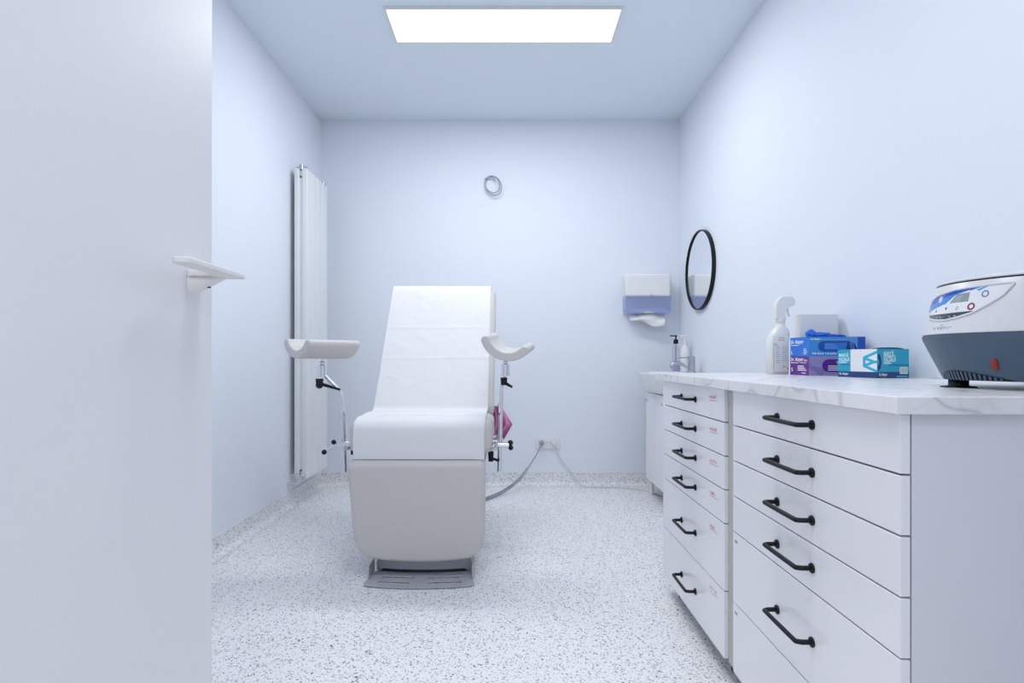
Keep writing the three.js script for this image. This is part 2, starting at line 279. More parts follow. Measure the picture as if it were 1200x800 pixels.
// ---------------------------------------------------------------- towel dispenser on the end wall
{
  const t = thing('towel_dispenser', 'white paper towel dispenser with translucent blue lower half', 'dispenser', [1.012, 0, ZB]);
  const w = 0.332, d = 0.125;
  mesh('cover', rbox(w, 0.165, d, 0.018, 0, 1.484, d / 2), M.plastic, t);
  const sh = new THREE.Shape(), hw = w / 2 - 0.001, r = 0.028;
  sh.moveTo(-hw, 0.125); sh.lineTo(-hw, r); sh.quadraticCurveTo(-hw, 0, -hw + r, 0); sh.lineTo(-0.06, 0); sh.quadraticCurveTo(-0.03, 0.022, 0, 0.022); sh.quadraticCurveTo(0.03, 0.022, 0.06, 0); sh.lineTo(hw - r, 0); sh.quadraticCurveTo(hw, 0, hw, r); sh.lineTo(hw, 0.125); sh.closePath();
  const tank = new THREE.ExtrudeGeometry(sh, { depth: 0.004, bevelEnabled: true, bevelSize: 0.003, bevelThickness: 0.003, bevelSegments: 2, curveSegments: 10 }).translate(0, 1.279, d - 0.012);
  const sides = [span(-hw, -hw + 0.005, 1.305, 1.404, 0.012, d - 0.012), span(hw - 0.005, hw, 1.305, 1.404, 0.012, d - 0.012), span(-hw + r, -0.06, 1.276, 1.281, 0.012, d - 0.012), span(0.06, hw - r, 1.276, 1.281, 0.012, d - 0.012)];
  mesh('tank', [tank, ...sides], M.blueClear, t).userData.label = 'translucent blue towel tank';
  mesh('back_plate', rspan(-hw, hw, 1.282, 1.404, 0, 0.012, 0.004), M.plastic, t);
  mesh('lock', cyl(0.006, 0.006, 0.004, 0, 0, 0, 16).rotateX(Math.PI / 2).translate(0.02, 1.412, d + 0.001), M.frameGrey, t);
  const s = mesh('paper_towel_stack', rspan(1.012 - 0.125, 1.012 + 0.125, 1.285, 1.318, ZB + 0.02, ZB + 0.105, 0.004), M.tissue); tag(s, 'stack of folded towels seen through the blue tank', 'paper towels');
  // the towel hanging out: a folded sheet, wavy lower edge
  const W = 0.262, g = new THREE.PlaneGeometry(W, 1, 30, 14), p = g.attributes.position;
  for (let i = 0; i < p.count; i++) {
    const u = p.getX(i) / W, v = 0.5 - p.getY(i), len = 0.074 + 0.020 * Math.sin(u * 3.4 + 0.2) + 0.004 * Math.sin(u * 11);
    p.setXYZ(i, p.getX(i) * (1 - 0.04 * v) + 0.0, 1.284 - v * len - 0.006 * Math.sin(u * 6) * v, 0.065 + 0.035 * Math.sin(v * 2.2) + 0.006 * Math.sin(u * 9 + v * 4));
  }
  const back = g.clone(); { const q = back.attributes.position, ix = back.index.array; for (let i = 0; i < q.count; i++) q.setXYZ(i, q.getX(i) - 0.004, q.getY(i) + 0.004, q.getZ(i) - 0.006); for (let i = 0; i < ix.length; i += 3) { const k = ix[i]; ix[i] = ix[i + 1]; ix[i + 1] = k; } back.computeVertexNormals(); }
  g.computeVertexNormals();
  const m = mesh('paper_towel', [g, back], M.tissue); m.position.set(1.012, 0, ZB); m.material.side = THREE.DoubleSide; tag(m, 'white folded paper towel hanging out of the dispenser', 'paper towel');
}

// ---------------------------------------------------------------- round mirror on the right wall
{
  const t = thing('round_mirror', 'round wall mirror with a thin black frame', 'mirror', [XR, 1.536, -3.68]);
  const R = 0.262;
  mesh('frame', lathe([[R - 0.007, 0.0], [R, 0.0], [R + 0.0005, 0.002], [R + 0.0005, 0.024], [R - 0.001, 0.0255], [R - 0.006, 0.0255], [R - 0.007, 0.024], [R - 0.007, 0.0]], 96).rotateZ(Math.PI / 2), M.blackMetal, t);
  mesh('mirror_glass', new THREE.CylinderGeometry(R - 0.006, R - 0.006, 0.008, 96).rotateZ(Math.PI / 2).translate(-0.012, 0, 0), M.mirror, t);
}

// ---------------------------------------------------------------- washbasin, its cabinet, tap and soap bottles
{
  const ZC = -3.66;
  const rings = [[0.728, 0.15, 0.225, 0], [0.745, 0.163, 0.236, 0], [0.80, 0.177, 0.248, 0], [0.845, 0.192, 0.257, 0], [0.855, 0.194, 0.258, 0], [0.859, 0.191, 0.255, 0], [0.859, 0.13, 0.178, 0.03], [0.853, 0.124, 0.172, 0.03], [0.80, 0.105, 0.155, 0.03], [0.768, 0.07, 0.11, 0.03], [0.76, 0.012, 0.014, 0.03]];
  const S = 64, pos = [], idx = [];
  rings.forEach(([y, hx, hz, sx]) => { for (let j = 0; j < S; j++) { const a = j / S * Math.PI * 2, n = 2 / 5, c = Math.cos(a), s = Math.sin(a); pos.push(-0.196 - sx + hx * Math.sign(c) * Math.abs(c) ** n, y, hz * Math.sign(s) * Math.abs(s) ** n); } });
  for (let i = 0; i + 1 < rings.length; i++) for (let j = 0; j < S; j++) { const a = i * S + j, b = i * S + (j + 1) % S; idx.push(a, a + S, b, b, a + S, b + S); }
  for (let j = 1; j + 1 < S; j++) idx.push(0, j, j + 1);
  const L = (rings.length - 1) * S; for (let j = 1; j + 1 < S; j++) idx.push(L, L + j + 1, L + j);
  let g = new THREE.BufferGeometry(); g.setAttribute('position', new THREE.Float32BufferAttribute(pos, 3)); g.setIndex(idx); g.computeVertexNormals(); g = toCreasedNormals(g, 0.9);
  const b = thing('washbasin', 'white ceramic washbasin on the slim cabinet', 'washbasin', [XR, 0, ZC]);
  mesh('bowl', g, M.ceramic, b);
  mesh('drain', cyl(0.02, 0.02, 0.004, -0.217, 0.763, 0), M.chrome, b);
  const c = thing('washbasin_cabinet', 'slim white cabinet on legs under the washbasin', 'cabinet', [XR, 0, ZC]);
  mesh('body', [span(-0.296, 0, 0.115, 0.700, 0.222, 0.24), span(-0.296, 0, 0.115, 0.700, -0.24, -0.222), span(-0.296, 0, 0.115, 0.131, -0.222, 0.222), span(-0.018, 0, 0.131, 0.700, -0.222, 0.222), span(-0.296, 0, 0.700, 0.728, -0.24, 0.24)], M.carcass, c);
  for (const s of [-1, 1]) { const d = mesh('door', rspan(-0.314, -0.297, 0.115, 0.716, s * 0.0015, s * 0.24, 0.002), M.front, c); mesh('knob', cyl(0.008, 0.010, 0.016).rotateZ(Math.PI / 2).translate(-0.322, 0.66, s * 0.2), M.chrome, d); }
  for (const [x, z] of [[-0.28, 0.21], [-0.28, -0.21], [-0.03, 0.21], [-0.03, -0.21]]) mesh('leg', cyl(0.015, 0.013, 0.115, x, 0.0575, z), M.plastic, c);

  const f = thing('basin_tap', 'chrome single lever tap at the back of the washbasin', 'tap', [XR - 0.074, 0.859, ZC]);
  mesh('body', lathe([[0.0001, 0], [0.029, 0], [0.029, 0.005], [0.0245, 0.008], [0.0245, 0.078], [0.0235, 0.08], [0.0001, 0.08]], 32), M.tapChrome, f);
  mesh('spout', tube([[-0.012, 0.034, 0], [-0.05, 0.046, 0], [-0.09, 0.062, 0], [-0.118, 0.056, 0], [-0.134, 0.034, 0]], 0.0115, 40, 14), M.tapChrome, f);
  mesh('lever', [cyl(0.0235, 0.0245, 0.024, 0, 0.0935, 0, 28), rbox(0.085, 0.009, 0.02, 0.004, -0.055, 0.098, 0).rotateZ(0.02)], M.tapChrome, f);

  const s1 = thing('soap_bottle', 'clear soap bottle with black pump behind the tap', 'bottle', [1.163, 0.859, -3.877]);
  mesh('body', lathe([[0.0001, 0.0], [0.025, 0], [0.026, 0.003], [0.026, 0.165], [0.022, 0.184], [0.013, 0.192], [0.013, 0.197]], 32), M.clear, s1);
  mesh('liquid', cyl(0.0235, 0.0235, 0.07, 0, 0.038, 0), M.violet, s1).userData.label = 'pale violet liquid soap';
  mesh('pump', [cyl(0.0155, 0.0175, 0.030, 0, 0.210, 0), cyl(0.0055, 0.0055, 0.03, 0, 0.236, 0, 12), rbox(0.05, 0.008, 0.016, 0.003, -0.016, 0.250, 0), rod([0, 0.2, 0], [0, 0.012, 0], 0.003)], M.black, s1);
  const s2 = thing('soap_bottle', 'all white pump bottle behind the tap', 'bottle', [1.222, 0.859, -3.862]);
  mesh('body', lathe([[0.0001, 0.0], [0.032, 0], [0.034, 0.004], [0.034, 0.12], [0.03, 0.15], [0.016, 0.18], [0.014, 0.194], [0.0001, 0.194]], 32), M.plastic, s2);
  mesh('pump', [cyl(0.016, 0.017, 0.024, 0, 0.204, 0), cyl(0.0055, 0.0055, 0.03, 0, 0.228, 0, 12), rbox(0.048, 0.012, 0.018, 0.004, -0.012, 0.246, 0)], M.plastic, s2);
}

// ---------------------------------------------------------------- drawer cabinets and worktops
const XF = 0.63, U = 0.0992, YT = 0.861, YW = 0.890;
function handleGeo() {                                         // bent black bar on two round feet, along z, standing off towards -x
  const L = 0.150, o = 0.033, r = 0.0052, q = 0.012, pts = [];
  const P = [[-0.001, 0, L / 2], [-o + q, 0, L / 2], [-o + 0.0035, 0, L / 2 - 0.0035], [-o, 0, L / 2 - q], [-o, 0, -L / 2 + q], [-o + 0.0035, 0, -L / 2 + 0.0035], [-o + q, 0, -L / 2], [-0.001, 0, -L / 2]];
  const bar = tube(P, r, 80, 12, 0.35);
  const foot = (z) => lathe([[0.0001, 0], [0.0105, 0], [0.0105, 0.003], [0.009, 0.0045], [0.0053, 0.005]], 20).rotateZ(Math.PI / 2).translate(0, 0, z);
  return merge([bar, foot(L / 2), foot(-L / 2)]);
}
const HG = handleGeo();
function scribbleTex() {
  return canvasTex(192, 96, (c, w, h) => {
    c.clearRect(0, 0, w, h); c.strokeStyle = 'rgba(186,70,92,1)'; c.lineWidth = 3.2; c.lineCap = 'round';
    const letter = (x, s) => { c.beginPath(); c.moveTo(x + s * 0.1, 30 + rnd() * 8); for (let k = 0; k < 3; k++) c.lineTo(x + rnd() * s, 24 + rnd() * 46); c.stroke(); };
    const n = 3 + (rnd() * 2 | 0); for (let k = 0; k < n; k++) { letter(14 + k * 34, 26); if (rnd() < 0.6) { c.beginPath(); c.arc(26 + k * 34, 48, 8 + rnd() * 5, 0, 4 + rnd() * 2); c.stroke(); } }
    c.beginPath(); c.moveTo(20, 78); c.quadraticCurveTo(90, 66 + rnd() * 20, 160, 74); c.stroke();
  });
}
function drawerCabinet(zNear, zFar, label, kind) {
  const t = thing('drawer_cabinet', label, 'cabinet', [0, 0, 0]);
  const xb = XF + 0.0205, zc = (zNear + zFar) / 2, len = Math.abs(zFar - zNear), side = 0.016, bot = YT - 8 * U;
  mesh('carcass', [span(xb, XR - 0.006, bot, YT, zNear - 0.003, zNear - 0.003 - side), span(xb, XR - 0.006, bot, YT, zFar + 0.003 + side, zFar + 0.003), span(xb, XR - 0.006, bot, bot + side, zNear - 0.003 - side, zFar + 0.003 + side), span(XR - 0.014, XR - 0.006, bot + side, YT, zNear - 0.003 - side, zFar + 0.003 + side), span(xb, XR - 0.014, YT - side, YT, zNear - 0.003 - side, zFar + 0.003 + side)], M.carcass, t);
  let y = YT - 0.001;
  for (let k = 0; k < 6; k++) {
    const h = (k < 4 ? U : 2 * U), top = y, low = y - h + 0.0032, hy = (top + low) / 2 - (k < 4 ? 0 : 0.005);
    const f = mesh('drawer_front', rbox(0.0165, top - low, len, 0.0016, 0, 0, 0, 2), M.front, t);
    f.position.set(XF + 0.00825, (top + low) / 2, zc);
    const hd = mesh('handle', HG, M.blackMetal, f); hd.position.set(-0.00825, hy - (top + low) / 2, 0); hd.userData.label = 'black bar handle';
    if (kind === 'marked') {
      const g = new THREE.PlaneGeometry(0.085, 0.032).rotateY(-Math.PI / 2);
      const s = mesh('handwriting', g, new THREE.MeshStandardMaterial({ map: scribbleTex(), transparent: true, roughness: 0.5 }), f); s.position.set(-0.0089, (top - low) / 2 - 0.030 - (k === 4 ? 0.005 : 0), len / 2 - 0.078); s.userData.label = 'red handwritten mark';
      s.castShadow = false;
    } else if (k > 3) mesh('sticker', rbox(0.0006, 0.008, 0.016, 0.0002, -0.0085, (top - low) / 2 - 0.022, -len / 2 + 0.022, 1), M.frameGrey, f).userData.label = 'small grey sticker';
    y -= h;
  }
  for (const [x, z] of [[xb + 0.05, zNear - 0.06], [xb + 0.05, zFar + 0.06], [XR - 0.12, zNear - 0.06], [XR - 0.12, zFar + 0.06]]) mesh('foot', cyl(0.02, 0.024, bot, x, bot / 2, z), M.black, t);
  return t;
}
drawerCabinet(-0.894, -1.563, 'white drawer cabinet under the centrifuge with black bar handles', 'plain');
drawerCabinet(-1.628, -2.275, 'white drawer cabinet with red handwriting on its fronts beside the washbasin cabinet', 'marked');
tag(mesh('filler_panel', span(XF + 0.012, XF + 0.4, 0.062, YT, -1.567, -1.625), M.filler), 'narrow beige filler strip between the two drawer cabinets', 'panel');
const wt1 = mesh('worktop', metreUV(rspan(XF - 0.019, XR, YT + 0.0005, YW, -0.875, -1.5955, 0.002)), M.marble); tag(wt1, 'white marbled worktop carrying the centrifuge', 'worktop');
const wt2 = mesh('worktop', metreUV(rspan(XF - 0.017, XR, YT + 0.0005, YW, -1.597, -2.335, 0.002)), M.marble); tag(wt2, 'white marbled worktop carrying the spray bottle and glove boxes', 'worktop');

// ---------------------------------------------------------------- things on the worktop
{
  // spray bottle
  const t = thing('spray_bottle', 'white disinfectant spray bottle with trigger head', 'bottle', [1.037, YW, -2.150], 0.05);
  const S = 40, rings = [[0, 0.036, 0.026], [0.003, 0.039, 0.029], [0.125, 0.039, 0.029], [0.150, 0.0375, 0.028], [0.172, 0.028, 0.024], [0.186, 0.018, 0.018], [0.200, 0.0145, 0.0145], [0.214, 0.0145, 0.0145]], pos = [], idx = [];
  rings.forEach(([y, a, b]) => { for (let j = 0; j < S; j++) { const q = j / S * 6.28318, c = Math.cos(q), s = Math.sin(q), n = y > 0.18 ? 1 : 0.62; pos.push(a * Math.sign(c) * Math.abs(c) ** n + 0.014 * Math.min(1, Math.max(0, (y - 0.12) / 0.06)), y, b * Math.sign(s) * Math.abs(s) ** n); } });
  for (let i = 0; i + 1 < rings.length; i++) for (let j = 0; j < S; j++) { const a = i * S + j, b = i * S + (j + 1) % S; idx.push(a, a + S, b, b, a + S, b + S); }
  for (let j = 1; j + 1 < S; j++) idx.push(0, j, j + 1);
  let g = new THREE.BufferGeometry(); g.setAttribute('position', new THREE.Float32BufferAttribute(pos, 3)); g.setIndex(idx); g.computeVertexNormals();
  mesh('body', toCreasedNormals(g, 1.0), M.plastic, t);
  const lt = canvasTex(256, 512, (c, w, h) => {
    c.fillStyle = '#f3f4f4'; c.fillRect(0, 0, w, h); c.fillStyle = '#74c43a'; c.fillRect(8, 90, 8, 400);
    c.fillStyle = '#c7787f'; c.font = 'bold 26px sans-serif'; c.fillText('Surface', 92, 34); c.fillText('Sterilizer', 76, 66);
    c.fillStyle = '#8d9296'; for (let k = 0; k < 9; k++) c.fillRect(40, 140 + k * 30, 60 + (k * 37) % 22, 6);
    c.strokeStyle = '#a9aeb6'; c.lineWidth = 5; c.strokeRect(150, 160, 54, 200); c.fillStyle = '#ccd2dc'; for (let k = 0; k < 8; k++) c.fillRect(160, 175 + k * 22, 36, 7);
    c.fillStyle = '#7d828a'; c.fillRect(160, 420, 8, 40); c.fillRect(180, 440, 26, 8); c.beginPath(); c.moveTo(230, 470); c.lineTo(250, 470); c.lineTo(240, 445); c.fill(); c.fillRect(30, 110, 26, 18);
  });
  const lg = new THREE.PlaneGeometry(0.062, 0.135); mesh('label', lg.translate(0, 0.078, 0.0296), std(0xffffff, 0.5, { map: lt }), t);
  const hs = new THREE.Shape(); hs.moveTo(-0.019, 0.216); hs.lineTo(0.016, 0.216); hs.lineTo(0.013, 0.236); hs.quadraticCurveTo(0.016, 0.252, 0.034, 0.262); hs.lineTo(0.05, 0.268); hs.lineTo(0.048, 0.292); hs.lineTo(0.036, 0.298); hs.lineTo(0.008, 0.297); hs.quadraticCurveTo(-0.016, 0.288, -0.019, 0.255); hs.closePath();
  mesh('spray_head', new THREE.ExtrudeGeometry(hs, { depth: 0.018, bevelEnabled: true, bevelSize: 0.003, bevelThickness: 0.003, bevelSegments: 3, curveSegments: 10 }).translate(0.012, 0, -0.009), M.plastic, t);
  mesh('trigger', tube([[0.036, 0.262, 0], [0.043, 0.248, 0], [0.044, 0.234, 0], [0.050, 0.224, 0]], 0.004, 20, 8), M.plastic, t);
  mesh('nozzle', [box(0.008, 0.020, 0.020, 0.063, 0.281, 0)], M.plastic, t);
  mesh('collar', cyl(0.0175, 0.0175, 0.016, 0.014, 0.208, 0, 24), M.plastic, t);

  const wb = mesh('carton', rspan(1.112, 1.258, YW, 1.121, -2.120, -2.165, 0.004), M.plastic); tag(wb, 'plain white carton standing behind the glove boxes', 'box');
}
// printed cartons: one atlas for the faces that show
function printedBox(w, h, d, draw) {
  const g = box(w, h, d, 0, h / 2, 0), uv = g.attributes.uv, W = 1024, Hh = 512;
  // atlas: front (+z) [0..0.62] x [0.5..1], left side (-x) [0.64..1] x [0.5..1], rest in the lower half
  const R = [[0.02, 0.02, 0.3, 0.45], [0.64, 0.5, 1, 1], [0.34, 0.02, 0.98, 0.45], [0.34, 0.02, 0.98, 0.45], [0, 0.5, 0.62, 1], [0.02, 0.02, 0.3, 0.45]];
  for (let f = 0; f < 6; f++) for (let k = 0; k < 4; k++) { const i = f * 4 + k, [a, b, c, e] = R[f]; uv.setXY(i, a + uv.getX(i) * (c - a), b + uv.getY(i) * (e - b)); }
  const tex = canvasTex(W, Hh, (c) => {
    const zone = (x0, y0, x1, y1, fn) => { c.save(); c.beginPath(); c.rect(x0, y0, x1 - x0, y1 - y0); c.clip(); c.translate(x0, y0); fn(x1 - x0, y1 - y0); c.restore(); };
    draw(c, (fn) => zone(0, 0, 0.62 * W, Hh / 2, fn), (fn) => zone(0.64 * W, 0, W, Hh / 2, fn), (fn) => zone(0, Hh / 2 + 8, W, Hh, fn));
  });
  return [g, std(0xffffff, 0.38, { map: tex })];
}
function lines(c, x, y, n, w, gap, th) { for (let k = 0; k < n; k++) c.fillRect(x, y + k * gap, w * (0.7 + 0.3 * ((k * 7) % 3) / 2), th); }
{
  const gx = 1.053, gz = -1.95, w = 0.198, d = 0.13, h = 0.0685;
  const [g1, m1] = printedBox(w, h, d, (c, front, left, rest) => {
    rest((W, Hh) => { c.fillStyle = '#6b3f97'; c.fillRect(0, 0, W, Hh); });
    front((W, Hh) => { c.fillStyle = '#9c8fc6'; c.fillRect(0, 0, W, Hh); c.fillStyle = '#8b79bb'; c.beginPath(); c.moveTo(0, 90); c.lineTo(200, 190); c.lineTo(140, 256); c.lineTo(0, 160); c.fill(); c.fillStyle = '#b3a9d6'; c.fillRect(0, 120, 150, 5);
      c.fillStyle = '#5b2690'; c.beginPath(); c.roundRect(150, 40, 470, 170, 80); c.fill(); c.fillStyle = '#fff'; c.font = 'bold 54px sans-serif'; c.fillText('Value', 310, 104); lines(c, 215, 124, 3, 330, 26, 11); });
    left((W, Hh) => { c.fillStyle = '#5f1f8c'; c.fillRect(0, 0, W, Hh); c.fillStyle = '#fff'; c.font = 'bold 66px sans-serif'; c.fillText('Dr. Mayer', 12, 66, 250); c.font = 'bold 40px sans-serif'; c.fillText('Pro', 272, 70); c.fillRect(14, 84, 150, 9); c.fillRect(200, 84, 120, 7); lines(c, 150, 128, 3, 170, 26, 12); c.font = 'bold 70px sans-serif'; c.fillText('S', 20, 208); lines(c, 230, 220, 1, 110, 20, 10); });
  });
  const b1 = mesh('glove_box', g1, m1); b1.position.set(gx + w / 2, YW, gz - d / 2); tag(b1, 'purple printed glove carton under the blue one', 'box', 'glove boxes on the worktop');
  const [g2, m2] = printedBox(w, h, d, (c, front, left, rest) => {
    rest((W, Hh) => { c.fillStyle = '#2f7fd6'; c.fillRect(0, 0, W, Hh); });
    front((W, Hh) => { c.fillStyle = '#3f8fdc'; c.fillRect(0, 0, W, Hh); c.fillStyle = '#63a3dc'; c.fillRect(0, 26, W, 18); c.fillStyle = '#5b9ade'; c.fillRect(420, 0, 140, Hh); c.fillStyle = '#0f56bd'; c.fillRect(548, 0, 90, Hh);
      c.fillStyle = '#0f4fa8'; c.beginPath(); c.roundRect(100, 56, 400, 140, 70); c.fill(); c.fillStyle = '#2f78cf'; c.beginPath(); c.roundRect(170, 80, 310, 92, 20); c.fill(); c.fillStyle = '#6aa6e4'; lines(c, 180, 96, 3, 150, 24, 9);
      c.fillStyle = '#0c2f78'; c.beginPath(); c.moveTo(410, 190); c.lineTo(440, 40); c.lineTo(470, 150); c.lineTo(460, 200); c.fill(); c.beginPath(); c.moveTo(500, 60); c.lineTo(560, 190); c.lineTo(512, 176); c.fill();
      c.fillStyle = '#fff'; c.font = 'bold 32px sans-serif'; c.fillText('100 Bucăți la cutie', 30, 232); c.font = 'bold 26px sans-serif'; c.fillText('Dr. Mayer', 20, 40, 110); });
    left((W, Hh) => { c.fillStyle = '#1f74d8'; c.fillRect(0, 0, W, Hh); c.fillStyle = '#fff'; c.font = 'bold 66px sans-serif'; c.fillText('Dr. Mayer', 12, 84, 250); c.fillRect(14, 102, 150, 8); c.font = 'bold 60px sans-serif'; c.fillText('L', 16, 226); c.fillStyle = '#cfe2fa'; lines(c, 262, 156, 4, 70, 22, 11); });
  });
  const b2 = mesh('glove_box', g2, m2); b2.position.set(gx + w / 2 + 0.001, YW + h, gz - d / 2 - 0.001); tag(b2, 'blue printed glove carton with a glove pulled out on top', 'box', 'glove boxes on the worktop');
  // rubber glove half pulled from the carton, lying on its top
  const parts = [], lump = (cx, cz, rx, ry, rz, sd) => { const s = new THREE.SphereGeometry(1, 28, 18), p = s.attributes.position; for (let i = 0; i < p.count; i++) { const x = p.getX(i), y = p.getY(i), z = p.getZ(i), k = 1 + 0.32 * noise.noise(x * 2.2 + sd, y * 2.6, z * 2.4 + sd) + 0.16 * noise.noise(x * 6, y * 6 + sd, z * 6); p.setXYZ(i, cx + x * rx * k, Math.max(0, ry * 0.75 + y * ry * k), cz + z * rz * k); } s.computeVertexNormals(); return s; };
  parts.push(lump(-0.02, 0, 0.045, 0.010, 0.03, 1.3), lump(-0.052, 0.006, 0.016, 0.015, 0.018, 4.1), lump(0.03, 0.004, 0.045, 0.006, 0.012, 7.7), lump(0.022, -0.016, 0.05, 0.005, 0.008, 9.2), lump(-0.005, 0.02, 0.04, 0.006, 0.010, 12.2));
  const gl = mesh('disposable_glove', parts, M.gloveBlue); gl.position.set(gx + 0.085, YW + 2 * h + 0.0002, gz - 0.055); tag(gl, 'crumpled blue disposable glove on the blue glove carton', 'glove');

  const mw = 0.113, md = 0.157, mh = 0.0895;
  const [g3, m3] = printedBox(mw, mh, md, (c, front, left, rest) => {
    rest((W, Hh) => { c.fillStyle = '#159cc4'; c.fillRect(0, 0, W, Hh); });
    front((W, Hh) => { c.fillStyle = '#1ba6c8'; c.fillRect(0, 0, W, Hh); c.fillStyle = '#0f3f7c'; c.fillRect(0, 202, W, 60); c.fillRect(230, 138, 405, 7); c.strokeStyle = '#10317c'; c.lineWidth = 46; c.beginPath(); c.arc(10, 116, 54, -1.5, 1.5); c.stroke();
      c.fillStyle = '#eaf8fb'; c.font = 'bold 60px sans-serif'; c.fillText('MASCĂ', 130, 68); c.fillText('FACIALĂ', 130, 112); c.font = 'bold 28px sans-serif'; c.fillText('PREMIUM 3', 132, 134); c.fillStyle = '#fff'; c.font = 'bold 34px sans-serif'; c.fillText('Dr. Mayer', 40, 236); c.fillStyle = '#e9f0f2'; c.fillRect(452, 160, 158, 60); c.fillStyle = '#5a5560'; for (let k = 0; k < 6; k++) c.fillRect(470 + k * 23, 166, 9 + (k * 5) % 5, 48); c.fillStyle = '#4fd0e0'; c.fillRect(390, 236, 220, 9); });
    left((W, Hh) => { c.fillStyle = '#f0f2f6'; c.fillRect(0, 0, W, Hh); c.fillStyle = '#1ba6c8'; c.fillRect(0, 0, W * 0.34, Hh); c.strokeStyle = '#2fb4d6'; c.lineWidth = 24; c.lineJoin = 'round'; const x0 = W * 0.69; c.beginPath(); c.moveTo(W + 20, 18); c.lineTo(x0, 76); c.lineTo(x0, 150); c.lineTo(W + 20, 206); c.stroke(); c.beginPath(); c.moveTo(x0, 80); c.lineTo(W * 0.93, 114); c.lineTo(x0, 148); c.stroke(); c.beginPath(); c.moveTo(W * 0.9, 114); c.lineTo(W + 10, 114); c.stroke();
      c.fillStyle = '#0f3f7c'; c.fillRect(0, 202, W, 60); c.fillRect(W * 0.08, 136, W * 0.26, 7); c.fillStyle = '#eaf8fb'; c.font = 'bold 42px sans-serif'; c.fillText('MASCĂ', 8, 68, 96); c.fillText('FACIALĂ', 8, 108, 106); c.font = 'bold 24px sans-serif'; c.fillText('PREMIUM', 8, 128, 80); c.fillStyle = '#fff'; c.font = 'bold 28px sans-serif'; c.fillText('Dr. Mayer', 14, 236, 90); });
  });
  const a = -10 * Math.PI / 180, t = thing('mask_box', 'turquoise and white face mask carton beside the glove boxes', 'box', [1.12, YW, -1.69], -a);
  const b3 = mesh('carton', g3, m3, t); b3.position.set(mw / 2, 0, -md / 2);
  const fl = []; for (let k = 0; k < 12; k++) { const u = (k + 0.5) / 12 * 2 - 1, hh = 0.0045 * Math.sqrt(1 - u * u) + 0.0004; fl.push(box(mw * 0.82 / 12, hh, 0.02, mw / 2 + u * mw * 0.41, mh + hh / 2, -0.018)); }
  mesh('top_flap', fl, M.navy, t).userData.label = 'dark tear-open flap';
}
